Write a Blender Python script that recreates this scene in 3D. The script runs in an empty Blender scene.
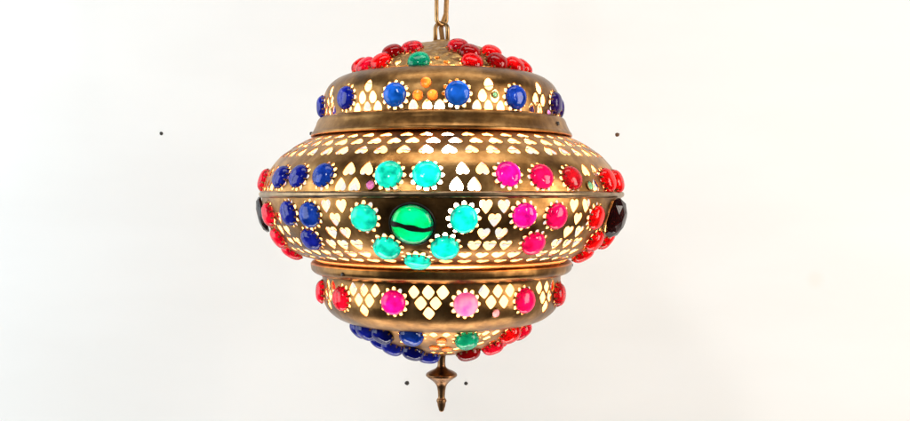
import bpy, bmesh, math, random
from mathutils import Vector, Matrix
from mathutils.geometry import delaunay_2d_cdt
random.seed(4)
S = 0.001                      # the lamp is described in millimetres
R = math.radians
sc = bpy.context.scene
col = sc.collection

# ------------------------------------------------------------------ camera
cam_d = bpy.data.cameras.new('camera')
cam = bpy.data.objects.new('camera', cam_d); col.objects.link(cam)
cam.location = (0, -0.95, 0); cam.rotation_euler = (R(90), 0, 0)
cam_d.sensor_width = 36; cam_d.lens = 36 * 950 / 910
cam_d.shift_x = 13.5 / 910; cam_d.shift_y = -15.0 / 910
cam_d.clip_start = 0.02; cam_d.clip_end = 60
sc.camera = cam

# ------------------------------------------------------------------ light
w = bpy.data.worlds.new('World'); sc.world = w; w.use_nodes = True
bg = w.node_tree.nodes['Background']
bg.inputs[0].default_value = (0.93, 0.96, 1.0, 1); bg.inputs[1].default_value = 0.06

def area(name, loc, target, sx, sy, power, colr):
    d = bpy.data.lights.new(name, 'AREA'); d.shape = 'RECTANGLE'; d.size = sx; d.size_y = sy
    d.energy = power; d.color = colr
    o = bpy.data.objects.new(name, d); col.objects.link(o); o.location = loc
    o.rotation_euler = (Vector(target) - Vector(loc)).to_track_quat('-Z', 'Y').to_euler()
    return o
area('window_light', (-1.9, -0.45, 0.15), (0.0, 0.4, 0.0), 1.1, 1.7, 25, (0.88, 0.96, 1.0))
area('side_fill', (-1.35, 0.28, 0.15), (0.0, -0.05, 0.02), 0.4, 1.3, 4, (0.80, 0.93, 1.0))  # added light at left, for silver reflections in the brass
area('room_light', (1.9, -0.75, 0.15), (-0.1, 0.6, 0.0), 0.8, 1.5, 34, (1.0, 0.92, 0.82))
area('top_fill', (0.1, -0.4, 1.9), (0.0, 0.5, 0.0), 2.2, 0.7, 20, (1.0, 0.97, 0.93))  # added softbox above, to light the wall evenly
area('low_fill', (0.0, 0.3, -1.7), (0.0, 0.6, -0.2), 2.4, 0.4, 24, (1.0, 0.95, 0.88))  # added fill from below, lifts the lower wall
area('small_window', (-0.55, -1.5, 0.75), (0, 0, 0), 0.17, 0.22, 5.0, (0.95, 0.98, 1.0))
area('tall_lamp', (1.15, -1.2, 0.25), (0, 0, 0), 0.06, 0.50, 3.4, (1.0, 0.97, 0.92))
sc.view_settings.view_transform = 'Standard'; sc.view_settings.look = 'None'
sc.view_settings.exposure = 0.0; sc.view_settings.gamma = 1.0

# ------------------------------------------------------------------ materials
BULB = 36.0
def mat(name):
    m = bpy.data.materials.new(name); m.use_nodes = True
    nt = m.node_tree; nt.nodes.clear()
    out = nt.nodes.new('ShaderNodeOutputMaterial')
    return m, nt, out
def N(nt, t, **kw):
    n = nt.nodes.new('ShaderNode' + t)
    for k, v in kw.items():
        if k in n.inputs.keys(): n.inputs[k].default_value = v
        else: setattr(n, k, v)
    return n
def ramp(nt, fac, stops):
    r = nt.nodes.new('ShaderNodeValToRGB'); nt.links.new(fac, r.inputs[0])
    e = r.color_ramp.elements
    e[0].position, e[0].color = stops[0][0], (*stops[0][1], 1)
    e[1].position, e[1].color = stops[-1][0], (*stops[-1][1], 1)
    for p, c in stops[1:-1]:
        x = e.new(p); x.color = (*c, 1)
    return r

def brass(name, c0, c1, c2, rough=(0.26, 0.46), bump=0.15, scale=60.0, emboss=0.0):
    m, nt, out = mat(name); L = nt.links.new
    tc = N(nt, 'TexCoord')
    n1 = N(nt, 'TexNoise', Scale=scale, Detail=7.0, Roughness=0.62); L(tc.outputs['Object'], n1.inputs['Vector'])
    n2 = N(nt, 'TexNoise', Scale=14.0, Detail=4.0, Roughness=0.55); L(tc.outputs['Object'], n2.inputs['Vector'])
    mp = N(nt, 'Mapping'); mp.inputs['Scale'].default_value = (9, 9, 420); L(tc.outputs['Object'], mp.inputs['Vector'])
    n3 = N(nt, 'TexNoise', Scale=3.0, Detail=5.0, Roughness=0.6); L(mp.outputs[0], n3.inputs['Vector'])
    mx = N(nt, 'Mix', data_type='FLOAT'); mx.inputs[0].default_value = 0.45
    L(n1.outputs[0], mx.inputs[2]); L(n2.outputs[0], mx.inputs[3])
    cr = ramp(nt, mx.outputs[0], [(0.36, c0), (0.5, c1), (0.66, c2)])
    rr = N(nt, 'MapRange'); rr.inputs['From Min'].default_value = 0.3; rr.inputs['From Max'].default_value = 0.7
    rr.inputs['To Min'].default_value = rough[0]; rr.inputs['To Max'].default_value = rough[1]
    L(n2.outputs[0], rr.inputs['Value'])
    b1 = N(nt, 'Bump', Strength=bump, Distance=0.0006); L(n3.outputs[0], b1.inputs['Height'])
    b2 = N(nt, 'Bump', Strength=0.25, Distance=0.0012); L(n1.outputs[0], b2.inputs['Height']); L(b1.outputs[0], b2.inputs['Normal'])
    b4 = N(nt, 'Bump', Strength=0.35, Distance=0.006); L(n2.outputs[0], b4.inputs['Height']); L(b2.outputs[0], b4.inputs['Normal'])
    b2 = b4; last = b2
    if emboss:
        v = N(nt, 'TexVoronoi', Scale=190.0, feature='SMOOTH_F1'); L(tc.outputs['Object'], v.inputs['Vector'])
        b3 = N(nt, 'Bump', Strength=emboss, Distance=0.0025); L(v.outputs[0], b3.inputs['Height']); L(b2.outputs[0], b3.inputs['Normal'])
        last = b3
    p = N(nt, 'BsdfPrincipled', Metallic=1.0)
    L(cr.outputs[0], p.inputs['Base Color']); L(rr.outputs[0], p.inputs['Roughness']); L(last.outputs[0], p.inputs['Normal'])
    L(p.outputs[0], out.inputs[0]); return m
M_BRASS = brass('aged_brass', (0.10, 0.046, 0.014), (0.26, 0.125, 0.038), (0.50, 0.275, 0.10))
M_EMB = brass('embossed_brass', (0.20, 0.10, 0.03), (0.42, 0.24, 0.085), (0.62, 0.40, 0.17), (0.35, 0.5), 0.05, 160.0, 1.0)
M_CHAIN = brass('chain_brass', (0.20, 0.10, 0.04), (0.36, 0.20, 0.08), (0.52, 0.33, 0.15), (0.25, 0.4), 0.05, 200.0)
M_FIN = brass('finial_brass', (0.14, 0.065, 0.028), (0.25, 0.13, 0.058), (0.38, 0.21, 0.10), (0.30, 0.44), 0.1, 150.0)
M_GOLD = brass('gold_brass', (0.16, 0.068, 0.018), (0.38, 0.185, 0.055), (0.66, 0.38, 0.14), (0.24, 0.42), 0.15)
M_SEAM_GLOW = brass('orange_seam_glow', (0.42, 0.12, 0.02), (0.62, 0.20, 0.04), (0.80, 0.30, 0.08), (0.3, 0.45), 0.05, 120.0)  # orange of leaking lamplight put into the metal colour
M_RIM = brass('rim_brass', (0.20, 0.13, 0.07), (0.34, 0.23, 0.13), (0.48, 0.35, 0.21), (0.28, 0.42), 0.05, 120.0)

def gem_mat(name, body, glow, tr=0.6, rough=0.035, mottled=None, gl=0.70, glass=0.08):
    glow = tuple(c * 0.48 for c in glow); mottled = tuple(c * 0.48 for c in mottled) if mottled else None
    m, nt, out = mat(name); L = nt.links.new
    tc = N(nt, 'TexCoord'); n = N(nt, 'TexNoise', Scale=130.0 if not mottled else 90.0, Detail=3.0, Roughness=0.5)
    oi = N(nt, 'ObjectInfo'); ad = N(nt, 'VectorMath', operation='ADD')
    sm = N(nt, 'VectorMath', operation='SCALE'); sm.inputs[0].default_value = (3, 5, 7); L(oi.outputs['Random'], sm.inputs['Scale'])
    L(tc.outputs['Object'], ad.inputs[0]); L(sm.outputs[0], ad.inputs[1]); L(ad.outputs[0], n.inputs['Vector'])
    b2 = mottled or tuple(min(1, c * 1.75 + 0.004) for c in glow)
    cr = ramp(nt, n.outputs[0], [(0.35, tuple(c * 0.55 for c in glow) if not mottled else glow), (0.65, b2)])
    d = N(nt, 'BsdfDiffuse'); d.inputs[0].default_value = (*body, 1)
    t = N(nt, 'BsdfTranslucent'); L(cr.outputs[0], t.inputs[0])
    a = N(nt, 'MixShader'); a.inputs[0].default_value = tr
    L(d.outputs[0], a.inputs[1]); L(t.outputs[0], a.inputs[2])
    nb = N(nt, 'TexNoise', Scale=210.0, Detail=2.0); L(ad.outputs[0], nb.inputs['Vector'])
    bp = N(nt, 'Bump', Strength=0.22, Distance=0.0012); L(nb.outputs[0], bp.inputs['Height'])
    g = N(nt, 'BsdfGlossy', Roughness=rough); L(bp.outputs[0], g.inputs['Normal']); g.inputs[0].default_value = (gl, gl, gl, 1)
    f = N(nt, 'Fresnel', IOR=1.5)
    rf = N(nt, 'BsdfRefraction', Roughness=0.12, IOR=1.25); rf.inputs[0].default_value = (*[min(1, c * 1.5) for c in glow], 1)
    a2 = N(nt, 'MixShader'); a2.inputs[0].default_value = glass; L(a.outputs[0], a2.inputs[1]); L(rf.outputs[0], a2.inputs[2]); a = a2
    b = N(nt, 'MixShader'); L(f.outputs[0], b.inputs[0]); L(a.outputs[0], b.inputs[1]); L(g.outputs[0], b.inputs[2])
    L(b.outputs[0], out.inputs[0]); return m
GM = {
 'blue':      gem_mat('blue_glass', (0.001, 0.016, 0.34), (0.001, 0.035, 0.50), 0.60),
 'lightblue': gem_mat('bright_blue_glass', (0.001, 0.04, 0.40), (0.001, 0.08, 0.75), 0.62),
 'navy':      gem_mat('dark_blue_glass', (0.008, 0.004, 0.10), (0.015, 0.005, 0.16), 0.45),
 'cobalt':    gem_mat('cobalt_glass', (0.002, 0.006, 0.28), (0.001, 0.01, 0.42), 0.5),
 'red':       gem_mat('red_glass', (0.60, 0.0005, 0.002), (0.62, 0.0008, 0.004), 0.45),
 'darkred':   gem_mat('dark_red_glass', (0.34, 0.004, 0.014), (0.45, 0.004, 0.02), 0.4),
 'crimson':   gem_mat('crimson_glass', (0.48, 0.001, 0.015), (0.58, 0.0005, 0.05), 0.6),
 'magenta':   gem_mat('magenta_glass', (0.55, 0.001, 0.16), (0.62, 0.001, 0.55), 0.75),
 'fuchsia':   gem_mat('fuchsia_glass', (0.50, 0.001, 0.06), (0.66, 0.0008, 0.20), 0.65),
 'pink':      gem_mat('pink_glass', (0.80, 0.25, 0.70), (0.60, 0.10, 0.95), 0.8, mottled=(0.8, 0.45, 1.0)),
 'turquoise': gem_mat('turquoise_glass', (0.0, 0.62, 0.54), (0.0, 0.60, 0.74), 0.80, glass=0.04),
 'teal':      gem_mat('teal_glass', (0.005, 0.30, 0.22), (0.0, 0.36, 0.27), 0.5),
 'green':     gem_mat('mottled_green_glass', (0.0, 0.32, 0.12), (0.0, 0.36, 0.10), 0.85, mottled=(0.0, 0.50, 0.60)),
 'garnet':    gem_mat('dark_garnet_glass', (0.014, 0.002, 0.002), (0.02, 0.002, 0.003), 0.2, 0.05),
 'amber':     gem_mat('amber_glass', (0.80, 0.20, 0.03), (0.95, 0.32, 0.06), 0.8),
 'violet':    gem_mat('violet_glass', (0.35, 0.10, 0.60), (0.55, 0.22, 0.85), 0.75),
 'mint':      gem_mat('mint_glass', (0.10, 0.50, 0.38), (0.20, 0.62, 0.45), 0.6),
 'rose':      gem_mat('rose_glass', (0.75, 0.35, 0.60), (0.90, 0.42, 0.75), 0.75),
}
# lit frosted bulb, and the pale inside of the sheet metal
M_BULB, nt, out = mat('lit_frosted_bulb')
em = N(nt, 'Emission', Strength=BULB); em.inputs[0].default_value = (1.0, 0.74, 0.46, 1); nt.links.new(em.outputs[0], out.inputs[0])
M_IN, nt, out = mat('pale_inner_brass')
p = N(nt, 'BsdfPrincipled', Roughness=0.6, Metallic=0.0); tc = N(nt, 'TexCoord')
nn = N(nt, 'TexNoise', Scale=40.0, Detail=3.0); nt.links.new(tc.outputs['Object'], nn.inputs['Vector'])
cr = ramp(nt, nn.outputs[0], [(0.3, (0.86, 0.64, 0.36)), (0.7, (0.92, 0.74, 0.48))]); nt.links.new(cr.outputs[0], p.inputs['Base Color'])
nt.links.new(p.outputs[0], out.inputs[0])
# black metal strap
M_DARK, nt, out = mat('blackened_metal')
p = N(nt, 'BsdfPrincipled', Metallic=0.6, Roughness=0.5); p.inputs['Base Color'].default_value = (0.012, 0.012, 0.008, 1)
nt.links.new(p.outputs[0], out.inputs[0])
# wall plaster
M_WALL, nt, out = mat('white_plaster'); L = nt.links.new
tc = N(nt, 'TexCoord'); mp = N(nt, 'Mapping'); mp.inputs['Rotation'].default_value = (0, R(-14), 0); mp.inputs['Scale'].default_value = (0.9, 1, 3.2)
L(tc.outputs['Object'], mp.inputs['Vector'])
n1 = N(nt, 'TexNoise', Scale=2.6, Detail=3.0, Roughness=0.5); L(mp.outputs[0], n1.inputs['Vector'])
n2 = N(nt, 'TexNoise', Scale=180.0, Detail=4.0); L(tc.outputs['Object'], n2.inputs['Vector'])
cr = ramp(nt, n1.outputs[0], [(0.36, (0.862, 0.855, 0.842)), (0.64, (0.885, 0.880, 0.870))])  # faint tilted streaks in the colour stand in for lamplight on the wall
b1 = N(nt, 'Bump', Strength=0.10, Distance=0.001); L(n2.outputs[0], b1.inputs['Height'])
# one faint beige scuff at the right
geo = N(nt, 'NewGeometry'); vs = N(nt, 'VectorMath', operation='DISTANCE'); vs.inputs[1].default_value = (0.610, 0.6, -0.137)
L(geo.outputs['Position'], vs.inputs[0])
mr = N(nt, 'MapRange', interpolation_type='SMOOTHSTEP'); mr.inputs['From Min'].default_value = 0.004; mr.inputs['From Max'].default_value = 0.020
mr.inputs['To Min'].default_value = 0.22; mr.inputs['To Max'].default_value = 0.0; L(vs.outputs['Value'], mr.inputs['Value'])
mx = N(nt, 'Mix', data_type='RGBA'); L(mr.outputs[0], mx.inputs[0]); L(cr.outputs[0], mx.inputs[6]); mx.inputs[7].default_value = (0.80, 0.72, 0.62, 1)
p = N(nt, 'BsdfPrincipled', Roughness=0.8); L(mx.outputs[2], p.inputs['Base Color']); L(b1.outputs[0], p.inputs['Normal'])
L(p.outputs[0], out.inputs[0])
def plain(name, c, rough=0.5):
    m, nt, out = mat(name); p = N(nt, 'BsdfPrincipled', Roughness=rough)
    tc = N(nt, 'TexCoord'); n = N(nt, 'TexNoise', Scale=400.0); nt.links.new(tc.outputs['Object'], n.inputs['Vector'])
    cr = ramp(nt, n.outputs[0], [(0.3, tuple(x * .8 for x in c)), (0.7, tuple(x * 1.2 for x in c))])
    nt.links.new(cr.outputs[0], p.inputs['Base Color']); nt.links.new(p.outputs[0], out.inputs[0]); return m
M_SPECK = plain('dark_speck', (0.03, 0.025, 0.02)); M_SPECKB = plain('brown_speck', (0.12, 0.045, 0.012))
M_CORD = plain('amber_cord', (0.55, 0.27, 0.07), 0.35)
M_SCREW = plain('blackened_screw', (0.04, 0.025, 0.015), 0.35)

# ------------------------------------------------------------------ mesh helpers
def link(name, me, m=None, parent=None):
    o = bpy.data.objects.new(name, me); col.objects.link(o)
    if m and not me.materials: me.materials.append(m)
    if parent: o.parent = parent
    return o
def smooth(me): me.polygons.foreach_set('use_smooth', [True] * len(me.polygons))
def lathe(name, prof, seg=160, closed=False, sm=True):
    """prof: list of (radius, z) mm, revolved"""
    vs, fs, n = [], [], len(prof)
    for i in range(seg):
        t = 2 * math.pi * i / seg
        for r, z in prof: vs.append((r * math.sin(t) * S, -r * math.cos(t) * S, z * S))
    m = n if closed else n - 1
    for i in range(seg):
        j = (i + 1) % seg
        for k in range(m):
            k2 = (k + 1) % n
            fs.append((i * n + k, i * n + k2, j * n + k2, j * n + k))
    me = bpy.data.meshes.new(name); me.from_pydata(vs, [], fs)
    bm = bmesh.new(); bm.from_mesh(me); bmesh.ops.remove_doubles(bm, verts=bm.verts, dist=1e-6)
    bmesh.ops.recalc_face_normals(bm, faces=bm.faces); bm.to_mesh(me); bm.free()
    if sm: smooth(me)
    return me
def dense(P, n=12):
    o = []; m = len(P)
    for i in range(m - 1):
        p0, p1, p2, p3 = P[max(i - 1, 0)], P[i], P[i + 1], P[min(i + 2, m - 1)]
        for k in range(n):
            t = k / n
            o.append(tuple(.5 * ((2 * p1[j]) + (-p0[j] + p2[j]) * t + (2 * p0[j] - 5 * p1[j] + 4 * p2[j] - p3[j]) * t * t + (-p0[j] + 3 * p1[j] - 3 * p2[j] + p3[j]) * t ** 3) for j in (0, 1)))
    o.append(P[-1]); return o
class Prof:
    """smooth outline of a turned shell, walked by its length from top to bottom"""
    def __init__(s, P):
        s.p = dense(P); s.s = [0]
        for a, b in zip(s.p, s.p[1:]): s.s.append(s.s[-1] + math.dist(a, b))
        s.L = s.s[-1]
    def at(s, v):
        if v <= 0: return s.p[0]
        if v >= s.L: return s.p[-1]
        lo, hi = 0, len(s.s) - 1
        while hi - lo > 1:
            m = (lo + hi) // 2
            if s.s[m] <= v: lo = m
            else: hi = m
        t = (v - s.s[lo]) / (s.s[hi] - s.s[lo]); a, b = s.p[lo], s.p[hi]
        return a[0] + (b[0] - a[0]) * t, a[1] + (b[1] - a[1]) * t
    def nrm(s, v):
        a = s.at(v - 1.5); b = s.at(v + 1.5); dr, dz = b[0] - a[0], b[1] - a[1]; l = math.hypot(dr, dz)
        return -dz / l, dr / l
    def point(s, th, v, off=0.0):
        r, z = s.at(v); nr, nz = s.nrm(v); r += nr * off; z += nz * off
        return Vector((r * math.sin(th), -r * math.cos(th), z)) * S
    def normal(s, th, v):
        nr, nz = s.nrm(v); return Vector((nr * math.sin(th), -nr * math.cos(th), nz))
P = {k: Prof(v) for k, v in {
 'top_dome':   [(2,152),(25,150.5),(48,144),(68,134.5),(80,126),(87,119)],
 'upper_drum': [(88,118.2),(97,117),(105,113.5),(111.5,108),(115.5,101),(117,93),(117.3,84),(118,76),(119,73)],
 'upper_shell':[(118,59.6),(128,56.2),(140,50.6),(150,44),(158,38),(164,31.5),(168.5,25.5),(173,16),(175.5,8),(176.5,3)],
 'lower_shell':[(176.5,-1.5),(176,-10),(174,-20),(170,-29),(164.5,-38),(157.5,-46.5),(148,-53.5),(138,-58.2),(124.5,-61.8)],
 'lower_drum': [(121.5,-74),(119,-77),(118,-84),(118,-95),(117,-103),(113.5,-111),(107,-117.5),(99,-122),(90,-124.5)],
 'bottom_dome':[(88,-124),(78,-133),(64,-142),(45,-150.5),(24,-156),(3,-157.5)],
}.items()}
# outlines of the cut-outs, in mm
def heart(wd, ht, up=False):
    pts = [(0, .38), (.14, .49), (.30, .50), (.44, .40), (.50, .22), (.44, .02), (.30, -.20), (.14, -.40), (0, -.52)]
    pts += [(-x, y) for x, y in pts[-2:0:-1]]
    s = -1 if up else 1
    return [(x * wd, y * ht * s) for x, y in pts]
def diamond(wd, ht):
    o = []
    for i in range(16):
        a = 2 * math.pi * i / 16; c, s_ = math.cos(a), math.sin(a)
        k = 1 / (abs(c) ** 1.25 + abs(s_) ** 1.25) ** (1 / 1.25)
        o.append((c * k * wd / 2, s_ * k * ht / 2))
    return o
def drop(wd, ht):
    o = []
    for i in range(16):
        a = 2 * math.pi * i / 16; y = math.sin(a)
        k = 1 - 0.30 * max(0, y) ** 1.2
        o.append((math.cos(a) * wd / 2 * k, (y * .5 + (.06 * max(0, y))) * ht))
    return o
def scallop(r, lobes, phase=0.0, lob=2.3):
    o = []; k = 8
    for i in range(lobes * k):
        a = 2 * math.pi * i / (lobes * k) + phase
        c = (math.cos(lobes * (a - phase)) + 0.45) / 1.45
        q = r - 0.8 + (lob + 0.8) * max(0, c) ** 0.33
        o.append((math.cos(a) * q, math.sin(a) * q))
    return o
def circle(r, n=20): return [(r * math.cos(2 * math.pi * i / n), r * math.sin(2 * math.pi * i / n)) for i in range(n)]

def perforated(name, pr, holes, m, parent, thick=0.8, du=3.0, dv=3.5, label=None):
    """sheet of metal turned along pr, with every hole really cut through.
       holes: (angle in degrees, length along the outline, outline of the hole, stretch)"""
    K = 1.6                                              # mm per degree, only to shape triangles well
    co, fa = [], []
    for th, v, poly in holes:
        r0 = pr.at(v)[0]; idx = []
        if len(poly) < 18 and v > 3:                     # hand-cut: no two alike
            k = random.uniform(.94, 1.05); w_ = random.uniform(-.11, .11); cw, sw = math.cos(w_) * k, math.sin(w_) * k
            poly = [(a * cw - b * sw, a * sw + b * cw) for a, b in poly]
        for a, b in poly:
            vv = min(max(v - b, 1.2), pr.L - 1.2)
            rr = max(pr.at(vv)[0] * .6 + r0 * .4, 4)
            co.append(((th + math.degrees(a / rr)) * K, vv)); idx.append(len(co) - 1)
        ar = sum(co[i][0] * co[j][1] - co[j][0] * co[i][1] for i, j in zip(idx, idx[1:] + idx[:1]))
        fa.append(idx if ar > 0 else idx[::-1])          # counter-clockwise, so the inside is the hole
    nh = len(co)
    nu = int(360 / du); nv = max(2, int(round(pr.L / dv)))
    for i in range(nu + 1):
        for j in range(nv + 1):
            co.append(((-180 + 360 * i / nu) * K, pr.L * j / nv))
    edges = [(nh + i * (nv + 1) + j, nh + i * (nv + 1) + j + 1) for i in (0, nu) for j in range(nv)]
    edges += [(nh + i * (nv + 1) + j, nh + (i + 1) * (nv + 1) + j) for j in (0, nv) for i in range(nu)]
    vo, eo, fo, ov, oe, of = delaunay_2d_cdt([Vector(c) for c in co], edges, fa, 0, 1e-5)
    keep = [f for f, src in zip(fo, of) if not src]
    used = sorted({i for f in keep for i in f}); mp = {i: k for k, i in enumerate(used)}
    ec = {}
    verts, faces, norms, flat = [], [], [], []
    n = len(used)
    for off in (0.0, -thick):
        for i in used:
            x, v = vo[i]; th = R(x / K); q = pr.point(th, v, off); verts.append(q)
            nr = pr.normal(th, v); norms.append(nr if off == 0 else -nr)
    for f in keep:
        f = [mp[i] for i in f]
        a, b, c = (verts[i] for i in f)
        if (b - a).cross(c - a).dot(norms[f[0]]) < 0: f.reverse()
        faces.append(tuple(f)); faces.append(tuple(i + n for i in reversed(f)))
        for x, y in zip(f, f[1:] + f[:1]): ec[(x, y)] = 1
    nsm = len(faces)
    for (x, y) in ec:
        if (y, x) in ec: continue
        # skip the seam behind the lamp
        if abs(abs(vo[used[x]][0]) - 180 * K) < 1e-4 and abs(abs(vo[used[y]][0]) - 180 * K) < 1e-4: continue
        b = len(verts)
        verts += [verts[x], verts[y], verts[y + n], verts[x + n]]
        faces.append((b + 1, b, b + 3, b + 2))
    me = bpy.data.meshes.new(name); me.from_pydata([tuple(v) for v in verts], [], faces)
    ln = []
    for pi, pol in enumerate(me.polygons):
        pol.use_smooth = True; pol.material_index = 1 if (pi < nsm and pi % 2) else 0
        if pi < nsm: ln += [tuple(norms[i]) for i in pol.vertices]
        else: ln += [tuple(pol.normal)] * len(pol.vertices)
    me.normals_split_custom_set(ln)
    o = link(name, me, m, parent); me.materials.append(M_IN)
    return o

# ------------------------------------------------------------------ the wall behind
me = bpy.data.meshes.new('wall')
bm = bmesh.new(); bmesh.ops.create_cube(bm, size=1.0, matrix=Matrix.Translation((0, 0.66, 0)) @ Matrix.Diagonal((7, 0.12, 4.4, 1))); bm.to_mesh(me); bm.free()
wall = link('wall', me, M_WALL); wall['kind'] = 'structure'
wall['label'] = 'plain white plaster wall filling the background behind the lamp'; wall['category'] = 'wall'
WY = 0.6; DW = 0.95 + WY
for x, y, r, m_, lab in ((161.3, 133.4, 1.35, M_SPECK, 'tiny black speck on white wall, far left of the lamp'),
                         (617.2, 134.6, 1.6, M_SPECKB, 'tiny brown speck on white wall, right of the top of the lamp'),
                         (407, 383.2, 1.6, M_SPECK, 'tiny black speck on white wall, just left of the finial'),
                         (466, 383.5, 1.35, M_SPECK, 'tiny black speck on white wall, just right of the finial')):
    r *= .85
    prof = [(0, 1.0), (r * .7, .8), (r * 1.15, .45), (r * 1.55, 0), (r * 1.3, -.6)]
    mm = lathe('wall_speck', [(max(a * DW / .95 * 1.0, 0.001), b) for a, b in prof], 14)
    for v in mm.vertices: v.co.x *= random.uniform(.9, 1.15); v.co.y *= random.uniform(.9, 1.1)
    o = link('wall_speck', mm, m_)
    o.location = ((x - 441.5) / 950 * DW, WY - 0.0002, -(y - 195.5) / 950 * DW); o.rotation_euler = (R(90), 0, 0)
    o['label'] = lab; o['category'] = 'speck'; o['group'] = 'dark specks on the wall'

# ------------------------------------------------------------------ the lamp
lamp = bpy.data.objects.new('hanging_lamp', None); col.objects.link(lamp); lamp.location = (0, 0, 0); lamp.empty_display_size = 0.1
lamp['label'] = 'round tiered brass hanging lamp, pierced and set with coloured glass gems, hanging on a chain'
lamp['category'] = 'lamp'

# --- where everything sits: (angle, length along outline[, colour])
g_top = [(-60,88,'crimson'),(-43,87,'red'),(-42,70,'red'),(-27,61,'darkred'),(-14,90,'teal'),(15,60,'darkred'),(21,74,'red'),(43,70,'red'),(19,91,'red'),(38,88,'red'),(54,90,'red'),
         (-78,84,'red'),(75,86,'red'),(96,86,'red'),(-97,86,'red')]
g_ud = [(-80,49,'cobalt'),(-48,46,'cobalt'),(-20.5,46.5,'lightblue'),(6.8,46,'lightblue'),(34.5,47.5,'blue'),(66,48,'navy'),(94,48,'navy'),(-108,48,'cobalt'),(122,48,'navy')]
g_us = [(-79,74,'crimson'),(-56,72.5,'cobalt'),(-46,72,'cobalt'),(-35.5,71.5,'blue'),(-14.5,71.5,'turquoise'),(-4,71.5,'turquoise'),(18.6,71,'magenta'),(29,73,'fuchsia'),(40,74,'darkred'),(59.5,75,'red'),(69,76,'red'),
        (-89,74,'crimson'),(-110,73,'cobalt'),(96,73,'cobalt'),(107,73,'cobalt')]
g_ls = [(-65,16,'crimson'),(-50,14,'cobalt'),(-40,15,'blue'),(-43.5,39,'cobalt'),(-68,41,'crimson'),(-76,62,'crimson'),
        (-21.5,17,'turquoise'),(6,17.5,'turquoise'),(-16.5,46,'turquoise'),(-8,65,'turquoise'),(1,45,'turquoise'),
        (23,15,'magenta'),(33.7,16,'fuchsia'),(28.5,42,'fuchsia'),(51.5,18,'red'),(58.5,43,'red'),(64,64,'red'),(79,44,'red'),
        (-99,16,'crimson'),(-92,42,'red'),(92,17,'red')]
g_big = [(-8,22.5,'green'),(-82,17,'garnet'),(66,19,'garnet')]
g_ld = [(-80,21,'crimson'),(-51,22,'crimson'),(-21,21.5,'magenta'),(10.3,22.5,'pink'),(39.5,22,'fuchsia'),(71,22,'darkred'),(101,22,'red'),(-108,22,'red')]
g_bd = [(-58,6,'cobalt'),(-42,8,'cobalt'),(-19,5.5,'blue'),(-54,37,'cobalt'),(-31,43.5,'cobalt'),(-24,66,'cobalt'),(17,12,'teal'),(53,10,'red'),(72,10,'crimson'),(60,38,'crimson'),(36,52,'red'),
        (-78,9,'cobalt'),(-90,34,'cobalt'),(92,12,'red'),(96,38,'red')]
# small stones set in single cut-outs
s_ud = [(-10.2,47.5,'amber'),(-3.8,47.5,'amber'),(-6.8,36,'amber'),(23.6,46.5,'mint',2.4),(57.5,59.5,'violet')]
s_us = [(-19.5,80.5,'violet'),(47.5,80.5,'mint')]
s_ld = [(24.3,31.5,'rose')]
s_bd = [(0,14.5,'amber'),(4,34,'amber'),(-3,13,'amber'),(-6,30.5,'amber')]
s_bd = [(0,14.5,'amber'),(4.5,33,'amber'),(-6,30,'amber')]

def gem_hole(th, v, r, lobes, lob=2.3): return (th, v, scallop(r, lobes, 0.0, lob))
def near(th, v, pr, gems, d):
    r = pr.at(v)[0]
    for g in gems:
        dx = R((th - g[0] + 180) % 360 - 180) * (r + pr.at(g[1])[0]) / 2
        if math.hypot(dx, v - g[1]) < d: return True
    return False
J = lambda a=.25: random.uniform(-a, a)

H = {k: [] for k in P}
RG = {'top_dome': 10.6, 'upper_drum': 11.2, 'upper_shell': 11.9, 'lower_shell': 12.0, 'lower_drum': 11.3, 'bottom_dome': 11.6}
def rad(zone, g):
    r = RG[zone]
    if zone in ('upper_shell', 'lower_shell') and g[2] not in ('turquoise',): r = 11.2
    return r
GEMS = {'top_dome': g_top, 'upper_drum': g_ud, 'upper_shell': g_us, 'lower_shell': g_ls, 'lower_drum': g_ld, 'bottom_dome': g_bd}
for z, gl in GEMS.items():
    for g in gl: H[z].append(gem_hole(g[0], g[1], rad(z, g), 12, 2.7 if z not in ('top_dome',) else 1.4))
for g in g_big: H['lower_shell'].append((g[0], g[1], circle(15.5, 32)))
# upper drum: triangles of drops between the stones
for c in (-136, -122 + 28 - 0, -64.5, -34.5, -6.5, 21, 50.5, 80, 108, 136, 164, -164):
    if abs(c) > 100 or c in (-94,): pass
    for dx, v in ((-5.8, 57.3), (0, 57.3), (5.8, 57.3), (-3, 47.5), (3, 47.5), (0, 36.5)):
        t = c + dx + J(.3)
        if not near(t, v, P['upper_drum'], g_ud, 14.6): H['upper_drum'].append((t, v + J(), drop(9.0, 11.2)))
# lower drum: the same, point down, of diamonds
for c in (-158, -130, -94.5, -66, -36.5, -5.5, 25, 56, 86, 130, 158):
    for dx, v in ((-6.3, 12), (0, 12), (6.3, 12), (-3.2, 21.5), (3.2, 21.5), (0, 31)):
        t = c + dx + J(.3)
        if not near(t, v, P['lower_drum'], g_ld, 14.8): H['lower_drum'].append((t, v + J(), diamond(10.6, 12.4)))
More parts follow.
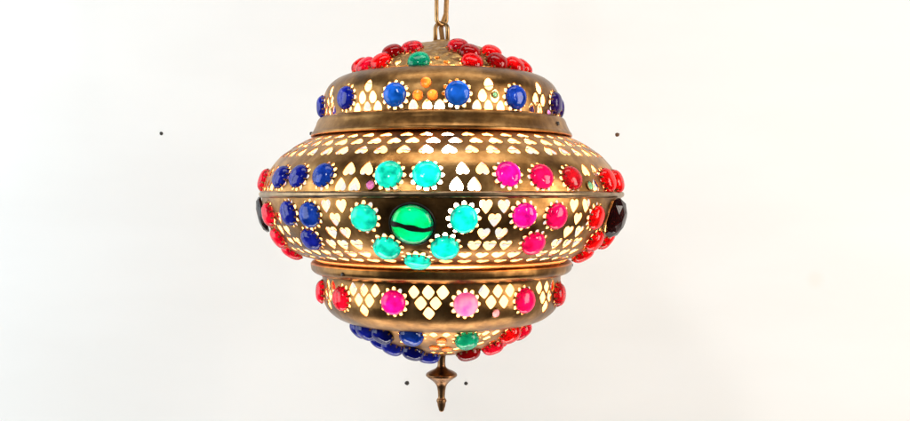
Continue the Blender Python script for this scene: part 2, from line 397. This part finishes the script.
# upper shell: full rings of hearts pointing up, then clusters between the stones
for v, n, ph, wd, ht in ((17.5, 48, .2, 11.4, 8.4), (29.5, 52, .7, 12.4, 10.4), (43.5, 52, .2, 12.4, 12.0)):
    for i in range(n):
        t = -180 + 360 * (i + .15 + .7 * ph) / n
        H['upper_shell'].append((t + J(.35), v + J(.3), heart(wd, ht, True)))
for c in (-67, -24.5, 8.6, 51, 83.5, 120, 140, 160, -125, -145, -165):
    for dx, v in ((-2.7, 65), (2.9, 65), (-4.4, 79.5), (0.2, 79.5), (4.4, 79.5)):
        t = c + dx + J(.2)
        if c == -24.5 and dx == 4.4: t = -19.5
        if not near(t, v, P['upper_shell'], g_us, 16.5): H['upper_shell'].append((t, v, heart(11.6, 12.4, True)))
# lower shell: hearts pointing down in columns, full rings near the bottom
for c in (-58, -31.3, 14.6, 43, 84, 112, 134, 156, -110, -132, -154, 177):
    for dx, v in ((-2.5, 7.5), (2.6, 7.5), (0, 19.3), (-2.5, 32), (2.5, 32), (-4.9, 44.5), (0, 45), (4.9, 44.5)):
        t = c + dx + J(.25)
        if not near(t, v, P['lower_shell'], g_ls, 15.6) and not near(t, v, P['lower_shell'], g_big, 22): H['lower_shell'].append((t, v, heart(11.6, 11.8)))
for v, n, ph, wd, ht in ((57.5, 66, .3, 12.0, 10.4), (69.5, 56, .1, 12.6, 9.2)):
    for i in range(n):
        t = -180 + 360 * (i + .15 + .7 * ph) / n
        if not near(t, v, P['lower_shell'], g_ls, 15.6 if v < 60 else 13.5): H['lower_shell'].append((t, v + J(.2), heart(wd, ht)))
# top dome and bottom dome
for t, v in ((-29, 89), (-33, 76), (-3, 84), (3, 91), (30, 76), (-52, 74), (52, 74)):
    if not near(t, v, P['top_dome'], g_top, 14): H['top_dome'].append((t, v, heart(6, 6.5)))
for t, v in ((29,5),(33,14),(37,5),(3,5),(-5,5),(10+22,24),(44,24),(44,38),(19,50.5),(10,50),(0,51),(-9,49),(4.5,15),(-3,14),(4,33),(-6,31),(0,23),(-30,22),(-70,22),(14,36),(22,34),(0,64),(20,66),(110,20),(120,10),(130,24),(-110,20),(-120,10),(-130,24)):
    if not near(t, v, P['bottom_dome'], g_bd, 14.6): H['bottom_dome'].append((t, v, diamond(8.6, 8.8)))
for s_, z in ((s_ud, 'upper_drum'), (s_us, 'upper_shell'), (s_ld, 'lower_drum'), (s_bd, 'bottom_dome')):
    H[z] = [(g[0], g[1], circle((4.4 if g[2] == 'amber' else 3.4), 16)) for g in s_ if len(g) < 4] + H[z]
# drop cut-outs that run into one another (keep the first)
def clean(z):
    pr = P[z]; out = []
    for th, v, poly in H[z]:
        big = max(math.hypot(*q) for q in poly); ok = True
        for t2, v2, p2 in out:
            b2 = max(math.hypot(*q) for q in p2); r = (pr.at(v)[0] + pr.at(v2)[0]) / 2
            dx = abs(R((th - t2 + 180) % 360 - 180)) * r; dy = abs(v - v2)
            if math.hypot(dx, dy) < (0.80 if max(big, b2) < 8 else 0.92) * (big + b2):
                if big < 8 and b2 < 8:
                    wx = (max(q[0] for q in poly) + max(q[0] for q in p2)); wy = (max(q[1] for q in poly) + max(q[1] for q in p2))
                    if (dx / wx) + (dy / wy) > 1.02 or dx > wx + .4 or dy > wy + .4: continue
                ok = False; break
        if ok and abs(th) < 176: out.append((th, v, poly))
    return out

lx = lambda me: me
top = perforated('top_dome', P['top_dome'], clean('top_dome'), M_EMB, lamp, du=4)
ud = perforated('upper_drum', P['upper_drum'], clean('upper_drum'), M_BRASS, lamp)
us = perforated('upper_shell', P['upper_shell'], clean('upper_shell'), M_GOLD, lamp)
ls = perforated('lower_shell', P['lower_shell'], clean('lower_shell'), M_BRASS, lamp)
ld = perforated('lower_drum', P['lower_drum'], clean('lower_drum'), M_BRASS, lamp)
bd = perforated('bottom_dome', P['bottom_dome'], clean('bottom_dome'), M_BRASS, lamp, du=4)

# flanges, rim
f1 = dense([(119.2, 76), (121.5, 75), (123.2, 72.5), (124.6, 68.5), (127.2, 63), (129.0, 60.6), (129.4, 58.6)], 5) + [(128.6, 57.9), (119.5, 60.2), (118.9, 62)]
o = link('flange', lathe('flange', f1, 200, True), M_BRASS, lamp)
f2 = [(118.9, -64), (120, -62.8)] + dense([(127.5, -64.6), (129.3, -66), (129.5, -69), (128.6, -72.6), (125.5, -75.4), (121, -77.2)], 5) + [(118.9, -76)]
o = link('flange', lathe('flange', f2, 200, True), M_BRASS, lamp)
for z0, z1 in ((-77, -62.5), (59.2, 75)):
    link('bright_liner', lathe('bright_liner', [(116.9, z0), (116.9, z1), (116.1, z1), (116.1, z0)], 160, True), M_IN, lamp)  # added pale liners, so the view through the holes is brighter
link('seam_glow_ring', lathe('seam_glow_ring', [(121, -62.3), (124.6, -62.9), (128.4, -64.6), (129.7, -66.3), (129.3, -67.2), (128, -66.6), (121, -64)], 200, True), M_SEAM_GLOW, lamp)  # added rings, their orange stands for lamplight leaking at the seams
link('seam_glow_ring', lathe('seam_glow_ring', [(121, 58.9), (127.6, 57.6), (129.3, 57.7), (129.6, 58.7), (128.6, 58.6), (121, 60)], 200, True), M_SEAM_GLOW, lamp)
rim = [(175.6, 3.8), (178.0, 3.5), (179.2, 2.6), (179.6, 1.0), (179.0, -.8), (177.4, -2.0), (175.8, -2.3), (174.5, .8)]
link('rim', lathe('rim', rim, 220, True), M_RIM, lamp)
link('light_bulb', lathe('light_bulb', [(0.01, -44), (14, -42), (27, -35), (36, -24), (40, -10), (39, 4), (33, 18), (24, 30), (19, 40), (16, 60), (15, 92), (0.01, 92)], 48), M_BULB, lamp)
link('bulb_socket', lathe('bulb_socket', [(0.01, 148), (7, 148), (7, 122), (17, 118), (18, 96), (14, 92.5), (0.01, 93)], 40), M_CHAIN, lamp)

# --- gems: each a domed stone with its own scalloped setting
def dome_mesh(r, h, seg=40, sharp=0.75):
    pr = []
    for i in range(13):
        a = math.pi / 2 * i / 12
        pr.append((max(r * math.sin(a) ** sharp, 0.0005), h * math.cos(a) ** 0.9 if i < 12 else 0.0))
    pr.append((r * .985, -0.9))
    return lathe('gem', pr, seg)
def facet_mesh(r, h):
    rings = [(0.0, h), (r * .42, h * .98), (r * .80, h * .68), (r * 1.0, h * .22), (r * .98, -1)]
    vs, fs = [], []; n = 9
    for k, (rr, z) in enumerate(rings):
        for i in range(n):
            a = 2 * math.pi * (i + (k % 2) * .5) / n
            vs.append(Vector((rr * math.cos(a), rr * math.sin(a), z)) * S)
    for k in range(len(rings) - 1):
        for i in range(n):
            j = (i + 1) % n; a, b, c, d = k * n + i, k * n + j, (k + 1) * n + i, (k + 1) * n + j
            if k % 2 == 0: fs += [(a, c, b), (b, c, d)]
            else: fs += [(a, c, d), (a, d, b)]
    me = bpy.data.meshes.new('gem'); me.from_pydata([tuple(v) for v in vs], [], fs)
    bm = bmesh.new(); bm.from_mesh(me); bmesh.ops.remove_doubles(bm, verts=bm.verts, dist=1e-6)
    bmesh.ops.recalc_face_normals(bm, faces=bm.faces); bm.to_mesh(me); bm.free(); return me
def bezel_mesh(r, lobes=12):
    """little metal teeth that grip the foot of the stone"""
    bm = bmesh.new()
    for i in range(lobes):
        a = 2 * math.pi * (i + .5) / lobes
        mt = Matrix.Rotation(a, 4, 'Z') @ Matrix.Translation(((r + .15) * S, 0, .9 * S)) @ Matrix.Rotation(R(-24), 4, 'Y') @ Matrix.Diagonal((.5 * S, 0.8 * S, 1.4 * S, 1))
        bmesh.ops.create_icosphere(bm, subdivisions=2, radius=1.0, matrix=mt)
    me = bpy.data.meshes.new('bezel'); bm.to_mesh(me); bm.free(); smooth(me); me.materials.append(M_BRASS); return me
CACHE = {}
def gem(zone, g, r, h, name=None, bez=True, mesh=None):
    pr = P[zone]; th = R(g[0]); c = g[2]
    key = (c, round(r, 1), round(h, 1), bool(mesh))
    if key not in CACHE:
        me = mesh or dome_mesh(r, h); me.materials.append(GM[c]); CACHE[key] = me
    o = link(name or 'gem', CACHE[key], None, lamp)
    n = pr.normal(th, g[1]); z = n; x = Vector((math.cos(th), math.sin(th), 0)); y = z.cross(x)
    sag = r * r / (2 * pr.at(g[1])[0])
    mt = Matrix((x, y, z)).transposed().to_4x4()
    mt.translation = pr.point(th, g[1], 0.35 - sag * .35)
    o.matrix_local = mt @ Matrix.Rotation(R(random.uniform(-3, 3)), 4, 'X') @ Matrix.Rotation(R(random.uniform(-3, 3)), 4, 'Y') @ Matrix.Diagonal((random.uniform(.97, 1.03), random.uniform(.97, 1.03), random.uniform(.9, 1.1), 1))
    o['label'] = {'cobalt': 'deep blue', 'lightblue': 'bright blue', 'navy': 'dark violet-blue', 'darkred': 'dark red', 'garnet': 'very dark red faceted', 'green': 'large mottled green',
                  'teal': 'muted teal'}.get(c, c) + (' domed glass gem' if c != 'garnet' else ' glass gem')
    if bez:
        k = ('b', round(r, 1))
        if k not in CACHE: CACHE[k] = bezel_mesh(r)
        link('bezel', CACHE[k], None, o)
    return o
for z, gl in GEMS.items():
    for g in gl:
        r = rad(z, g); gem(z, g, r, r * (.76 if z in ('top_dome', 'bottom_dome') else .60))
big = []
for g in g_big:
    if g[2] == 'garnet': gr_, gh_ = (19.0, 11) if g[0] > 0 else (18.0, 6.5); big.append(gem('lower_shell', g, gr_, gh_, mesh=facet_mesh(gr_, gh_), bez=False))
    else: big.append(gem('lower_shell', g, 17.6, 8.5, bez=False))
# the curved black strap across the large green stone
gr = big[0]; vs, fs = [], []; n = 28
for i in range(n + 1):
    u = -1 + 2 * i / n; x = u * 18.2
    yc = -0.105 * x - 1.1 * math.sin(u * 2.6) + 0.25 * math.sin(u * 9)
    hw = 1.7 + 0.35 * math.sin(u * 7 + 1) + 0.6 * (1 - abs(u)) + .9 * max(0, -u - .75)
    for q in (-1, 1):
        y = yc + q * hw; rr = min(math.hypot(x, y) / 17.6, 1)
        z = 8.5 * math.sqrt(max(0, 1 - rr ** 2.6)) + .55
        vs.append((x * S, y * S, z * S)); vs.append((x * S, y * S, (z - 1.6) * S))
for i in range(n):
    a, b = i * 4, (i + 1) * 4
    fs += [(a, b, b + 2, a + 2), (a + 1, a, a + 2, a + 3)] if i == 0 else [(a, b, b + 2, a + 2)]
    fs += [(a, a + 1, b + 1, b), (a + 2, b + 2, b + 3, a + 3)]
me = bpy.data.meshes.new('strap'); me.from_pydata(vs, [], fs); link('strap', me, M_DARK, gr)
ring = [(17.2, .2), (17.7, 1.0), (18.5, 1.0), (19.2, .4), (19.4, -.9)]
for b_ in big[:1]:
    s_ = 1.0 if b_ is gr else 1.1
    o = link('collar', lathe('collar', [(a * s_, c) for a, c in ring], 48), M_DARK, b_)
for z, sl in (('upper_drum', s_ud), ('upper_shell', s_us), ('lower_drum', s_ld), ('bottom_dome', s_bd)):
    for g in sl:
        sg = gem(z, g, g[3] if len(g) > 3 else 4.9 if g[2] == 'amber' else 3.9, 1.5, name='small_gem', bez=False)
        rr = g[3] if len(g) > 3 else 4.9 if g[2] == 'amber' else 3.9
        if g[2] == 'amber': continue
        k = ('r', rr)
        if k not in CACHE: CACHE[k] = lathe('bezel', [(rr - .2, 1.0), (rr + .3, 1.2), (rr + .8, .6), (rr + .9, -.6), (rr, -.6)], 24, True); CACHE[k].materials.append(M_BRASS)
        link('bezel', CACHE[k], None, sg)

# --- top hoop, chain, cord
def tube(name, pts, r, closed=False, seg=10, flat=1.0):
    vs, fs = [], []; n = len(pts)
    for i, p_ in enumerate(pts):
        a = pts[(i - 1) % n] if closed or i else pts[0]; b = pts[(i + 1) % n] if closed or i < n - 1 else pts[-1]
        d = (Vector(b) - Vector(a)).normalized(); ref = Vector((0, 1, 0)); u = ref.cross(d)
        if u.length < .05: u = Vector((1, 0, 0)).cross(d)
        u.normalize(); v = d.cross(u)
        for k in range(seg):
            t = 2 * math.pi * k / seg
            vs.append(tuple((Vector(p_) + u * math.cos(t) * r + v * math.sin(t) * r * flat) * S))
    for i in range(n if closed else n - 1):
        j = (i + 1) % n
        for k in range(seg):
            k2 = (k + 1) % seg; fs.append((i * seg + k, i * seg + k2, j * seg + k2, j * seg + k))
    if not closed: fs += [tuple(range(seg)), tuple((n - 1) * seg + k for k in reversed(range(seg)))]
    me = bpy.data.meshes.new(name); me.from_pydata(vs, [], fs)
    bm = bmesh.new(); bm.from_mesh(me); bmesh.ops.recalc_face_normals(bm, faces=bm.faces); bm.to_mesh(me); bm.free(); smooth(me); return me
def stadium(w_, h_, n=12):
    r = w_ / 2; s = h_ / 2 - r; o = []
    for i in range(n + 1): a = math.pi * i / n; o.append((r * math.cos(a), 0, s + r * math.sin(a)))
    for i in range(n + 1): a = math.pi + math.pi * i / n; o.append((r * math.cos(a), 0, -s + r * math.sin(a)))
    return o
hoop = [(6.1, 0, -16)] + [(6.1 * math.cos(math.pi * i / 12), 0, 6.1 * math.sin(math.pi * i / 12)) for i in range(13)] + [(-6.1, 0, -16)]
o = link('hoop', tube('hoop', hoop, 2.1), M_CHAIN, lamp); o.location = (0, 0, 0.1665)
o = link('boss', lathe('boss', [(0.01, 155.5), (8, 155), (11, 153.4), (12.5, 151), (12.6, 149)], 40), M_EMB, lamp)
lk = tube('chain_link', stadium(11.2, 40.5), 1.9, True, flat=1.3)
first = None
for i in range(8):
    o = link('chain_link', lk, M_CHAIN, lamp); o.location = (0, 0, (191.2 + i * 35.6) * S); o.rotation_euler = (0, 0, R(28 if i % 2 == 0 else -60))
cord = [(2.0, 3.5, 150), (0.5, 3.6, 160), (-0.6, 3.4, 168), (1.5, 3.2, 174), (4.4, 2.4, 182), (5.0, 1.5, 195), (4.0, 1, 210), (0, 3, 226), (-3.5, 2, 245), (-2, -2, 262), (2.5, -2, 282), (3, 2, 302), (-2, 3, 330), (-2, -2, 360), (2, -2, 395), (2, 2, 430), (0, 1, 470)]
link('power_cord', tube('power_cord', [tuple(c) for c in cord], 2.5, seg=12), M_CORD, lamp)

# --- finial
fin = [(0.01, -155), (6.5, -156), (7.5, -158), (4.6, -160), (4.0, -163), (3.9, -168), (4.4, -171), (6.5, -173.2), (10.5, -175.2), (14.2, -177.2), (15.6, -179), (15.2, -180.6),
       (12.2, -183), (8.2, -186), (5.4, -189.4), (4.2, -193), (3.6, -198), (3.5, -202), (4.4, -203.4), (5.0, -204.6), (5.0, -206), (4.3, -207.4), (3.9, -210), (3.0, -213.2), (2.4, -215.2), (1.4, -216.2), (0.01, -216.5)]
link('finial', lathe('finial', dense(fin, 3), 48), M_FIN, lamp)

# --- small screws on the flanges
def screw(th, r, z):
    me = lathe('screw', [(0.01, 2.2), (1.4, 2.0), (2.0, 1.2), (2.0, -1.0)], 16)
    o = link('screw', me, M_SCREW, lamp); t = R(th)
    zv = Vector((math.sin(t), -math.cos(t), 0)); xv = Vector((0, 0, 1)); o.matrix_local = Matrix((xv, zv.cross(xv), zv)).transposed().to_4x4()
    o.matrix_local.translation = Vector((r * zv.x, r * zv.y, z)) * S
for a in ((-86, 129, 61), (88, 129, -69.5), (-43.5, 128.8, -71.5), (60, 125, 67)): screw(*a)
